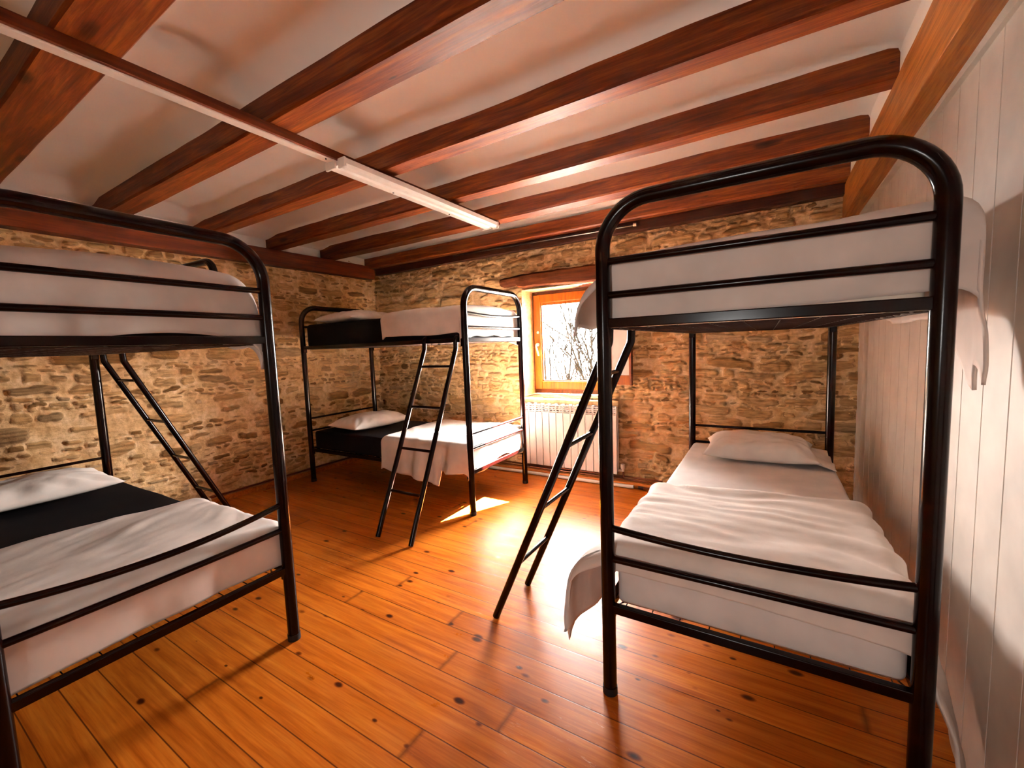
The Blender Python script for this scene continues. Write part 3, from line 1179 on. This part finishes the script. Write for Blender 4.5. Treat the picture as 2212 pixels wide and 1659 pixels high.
def pillow(bed, label, cx, cy, cz, lx, ly, h, rot=0, tilt=(0, 0), seed=1, flap=None, mat=None):
    n = 44
    u = np.linspace(-1, 1, n)
    A, Bm = np.meshgrid(u, u, indexing='ij')
    # pinched corners: edges bow inwards
    ex = 1 - .10 * (1 - np.abs(Bm) ** 2.2) * np.abs(A) ** 3
    ey = 1 - .10 * (1 - np.abs(A) ** 2.2) * np.abs(Bm) ** 3
    X = A * lx / 2 * ex
    Yv = Bm * ly / 2 * ey
    prof = (np.clip(1 - np.abs(A) ** 2.6, 0, 1) * np.clip(1 - np.abs(Bm) ** 2.6, 0, 1)) ** .52
    wrk = fbm(A * 2.5 + seed, Bm * 2.5, seed, 4)
    rad = np.clip(np.maximum(np.abs(A), np.abs(Bm)), 0, 1)
    ang = np.arctan2(Bm, A)
    pinch = .012 * np.sin(ang * 14 + 3 * fbm(A, Bm, seed + 2, 2) * 3) * np.clip((rad - .55) / .3, 0, 1) * np.clip((1 - rad) / .12, 0, 1)
    sagc = .008 * fbm(A * 1.4, Bm * 1.4, seed + 6, 2)
    top = prof * h * .66 + (.016 * wrk + pinch) * prof ** .5 + sagc * prof
    bot = -prof * h * .30
    co = []
    fs = []
    for Zz in (top, bot):
        co.append(np.stack([X, Yv, Zz], -1).reshape(-1, 3))
    co = np.concatenate(co)
    fs = []
    for i in range(n - 1):
        for j in range(n - 1):
            a = i * n + j
            fs.append((a, a + n, a + n + 1, a + 1))
            a += n * n
            fs.append((a, a + 1, a + n + 1, a + n))
    mb = MB().add(co.tolist(), fs, True)
    ob = Vector((cx, cy, 0))
    rz = Matrix.Rotation(bed[2], 3, 'Z')
    p = rz @ ob
    o = mb.build('pillow', mat or M['pillow'], loc=(bed[0] + p.x, bed[1] + p.y, cz), rot=(tilt[0], tilt[1], bed[2] + rot))
    md = o.modifiers.new('weld', 'WELD')
    md.merge_threshold = .0005
    tag(o, label, 'pillow', 'pillows on the bunks')
    if flap:
        # the open hem of the pillowcase
        n1, n2 = 24, 14
        fx0, s = flap
        a = np.linspace(0, 1, n1)[:, None]
        b = np.linspace(-1, 1, n2)[None, :]
        FX = lx / 2 * (.86 + .36 * a) + 0 * b
        FY = b * ly / 2 * (.80 + .12 * a)
        FZ = -h * .02 - .03 * a + .02 * (1 - b ** 2) * (1 - a) + .010 * np.sin(b * 9) * a
        g = grid_obj('pillowcase_hem', FX * s, FY, FZ, M['pillow'], parent=o)
        m2 = g.modifiers.new('t', 'SOLIDIFY')
        m2.thickness = .005
    return o


bedA = (AX, AY, AR)
bedB = (BXo, BYo, BR_)
bedC = (CX, CY, CR)

# right bed, lower bunk
mattress(bedA, .345, .565, M['sheet_worn'], 'mattress in a smooth white fitted sheet on the lower bunk of the right bed', group='mattresses')
drape('blanket', bedA, 'creased white cover over the foot of the right lower bunk, corner hanging by ladder', 'bed cover', M['sheet'],
      -.012, .915, .028, .88, .602, .045,
      dl=lambda y: np.interp(y, [0, .09, .22, .32, .6, .9], [.38, .36, .33, .28, .12, .06]),
      dr=lambda y: np.interp(y, [0, .12, .5, .9], [.50, .44, .14, .03]),
      bulge=lambda y: np.interp(y, [.07, .12, .2, .35, .6, .9], [.185, .17, .11, .06, .03, .0]), df=lambda x: .055 + .045 * x, al=lambda y: np.interp(y, [0, .09, .16, .26, .4, .9], [.62, .56, .40, .22, .14, .1]), ar=lambda y: np.interp(y, [0, .3, .9], [.26, .22, .1]), af=.03, swing=.22, thick=.010, wr=.015, seed=3, ripple=.022, angle_w=-.12, wscale=(1.6, 11), puff=.012, slant=.10, headdrop=.02)
pillow(bedA, 'white pillow with an open case end at the head of the right lower bunk', .47, 1.74, .625, .66, .44, .17, 0.03, (.05, 0), 4, (1, 1))
# right bed, upper bunk
mattress(bedA, 1.450, 1.655, M['cream'], 'cream-bottomed mattress on the upper bunk of the right bed', group='mattresses')
drape('duvet', bedA, 'white duvet covering the upper bunk of the right bed, hanging over both sides', 'duvet', M['sheet'],
      -.02, .975, .030, 1.95, 1.695, .05, swing=.1,
      dl=lambda y: np.interp(y, [0, .25, .5, 1.2, 2], [.21, .235, .18, .10, .06]),
      dr=lambda y: np.interp(y, [0, .08, .12, .17, .25, .45, .9, 2], [.30, .36, .44, .34, .24, .22, .23, .05]),
      bulge=lambda y: np.interp(y, [.07, .14, .4, 1.0], [.11, .145, .09, .02]), lift=.035,
      df=.19, ar=lambda y: np.interp(y, [0, .3, 1.2], [.10, .05, .0]), af=-.01, thick=.010, wr=.006, seed=13, ripple=.014, angle_w=.3, puff=.016)

# left bed, lower bunk
mattress(bedB, .366, .560, M['navy'], 'dark navy mattress on the lower bunk of the left bed, white cover across its foot', group='mattresses')
drape('blanket', bedB, 'white bed cover folded across the foot half of the left lower bunk', 'bed cover', M['sheet'],
      -.01, .912, .028, .88, .588, .045,
      dl=lambda y: y * 0 + .16, dr=lambda y: np.interp(y, [0, .2, .9], [.18, .12, .10]), df=.165, al=.05, ar=.03, af=-.01, thick=.010,
      wr=.010, seed=21, ripple=.012, angle_w=.25, wscale=(2, 9), puff=.008, slant=-.06, headdrop=.02)
pillow(bedB, 'white pillow at the head of the left lower bunk', .44, 1.80, .622, .76, .52, .15, 0, (.02, .0), 9)
# left bed, upper bunk
mattress(bedB, 1.445, 1.66, M['navy'], 'dark mattress below the white duvet on the left upper bunk', x1=.83, y0=.07, group='mattresses')
drape('duvet', bedB, 'thick white duvet on the upper bunk of the left bed', 'duvet', M['sheet'],
      -.02, .88, .030, 1.85, 1.742, .10,
      dl=lambda y: y * 0 + .12, dr=lambda y: np.interp(y, [0, .25, .5, 1.2, 2], [.22, .24, .16, .12, .08]), df=lambda x: .196 + .012 * np.sin(x * 8), al=.1, ar=.05, af=-.01, thick=.014,
      wr=.004, seed=31, ripple=.02, angle_w=.1, puff=.03)

# far corner bed, lower bunk
mattress(bedC, .366, .560, M['navy'], 'dark navy mattress on the lower bunk of the far corner bed', group='mattresses')
drape('blanket', bedC, 'white bed cover hanging low over the side of the far corner lower bunk', 'bed cover', M['sheet'],
      -.018, .915, .012, 1.02, .592, .045,
      dl=lambda y: np.interp(y, [0, .24, .255, .285, .30, .8, 1.1], [.20, .22, .20, .20, .33, .27, .24]),
      dr=lambda y: y * 0 + .2, df=lambda x: .20 + .03 * np.sin(x * 9), al=lambda y: np.interp(y, [0, .3, 1], [.18, .12, .16]), ar=.25, af=.02, thick=.010, wr=.009, seed=41,
      ripple=.022, angle_w=.4, wscale=(2, 8), puff=.012, slant=.0, headdrop=.02)
pillow(bedC, 'white pillow at the head of the far corner lower bunk, lying on dark mattress', .38, 1.62, .622, .74, .48, .16, -.06, (.01, 0), 14)
# far corner bed, upper bunk
mattress(bedC, 1.445, 1.69, M['navy'], 'thick dark mattress on the upper bunk of the far corner bed', group='mattresses')
drape('duvet', bedC, 'white duvet on the foot half of the far corner upper bunk', 'duvet', M['sheet'],
      -.015, .915, .030, .93, 1.732, .05,
      dl=lambda y: np.interp(y, [0, .4, 1], [.165, .185, .165]), dr=lambda y: np.interp(y, [0, .15, .5, 1], [.32, .26, .16, .14]), df=lambda x: .215 + .006 * np.sin(x * 23), al=.0, ar=.16, af=-.01, thick=.014, wr=.005,
      seed=51, ripple=.008, angle_w=.1, puff=.018, headdrop=.025)
pillow(bedC, 'white pillow at the head of the far corner upper bunk, behind the frame bar', .42, 1.72, 1.735, .74, .60, .14, 0, (.0, 0), 17)

# ------------------------------------------------------------------ outside the window
gr = MB().box((-30, 3.2, -1.2), (30, 60, -1.0)).build('ground_outside', M['bounce_ground'])
structure(gr)


def bare_tree(loc, h, seed, label, spread=.6, nb=9):
    rs = random.Random(seed)
    mb = MB()

    def grow(p, d, ln, r, lev):
        pts = [p]
        dd = d.copy()
        for i in range(4):
            dd = (dd + Vector((rs.uniform(-.18, .18), rs.uniform(-.18, .18), rs.uniform(-.08, .16)))).normalized()
            pts.append(pts[-1] + dd * ln / 4)
        mb.tube(pts, r, seg=5, cap=False, taper=.5)
        if lev == 0:
            return
        for k in range(nb if lev > 1 else nb - 1):
            i = rs.randint(1, 4)
            nd = (dd + Vector((rs.uniform(-1, 1), rs.uniform(-1, 1), rs.uniform(-.2, .8))) * spread * 1.5).normalized()
            grow(pts[i], nd, ln * rs.uniform(.45, .7), r * .45, lev - 1)
    root = empty('bare_tree', loc)
    tag(root, label, 'tree')
    for k in range(9):
        grow(Vector((rs.uniform(-.4, .4), rs.uniform(-.3, .3), 0)), Vector((rs.uniform(-.3, .3), rs.uniform(-.3, .3), 1)).normalized(), h * rs.uniform(.42, .62), .024, 2)
    mb.build('branches', M['bark'], root)


bare_tree((-2.15, 5.2, -1.0), 4.6, 8, 'bare leafless shrub seen through the window, in front of the glare')
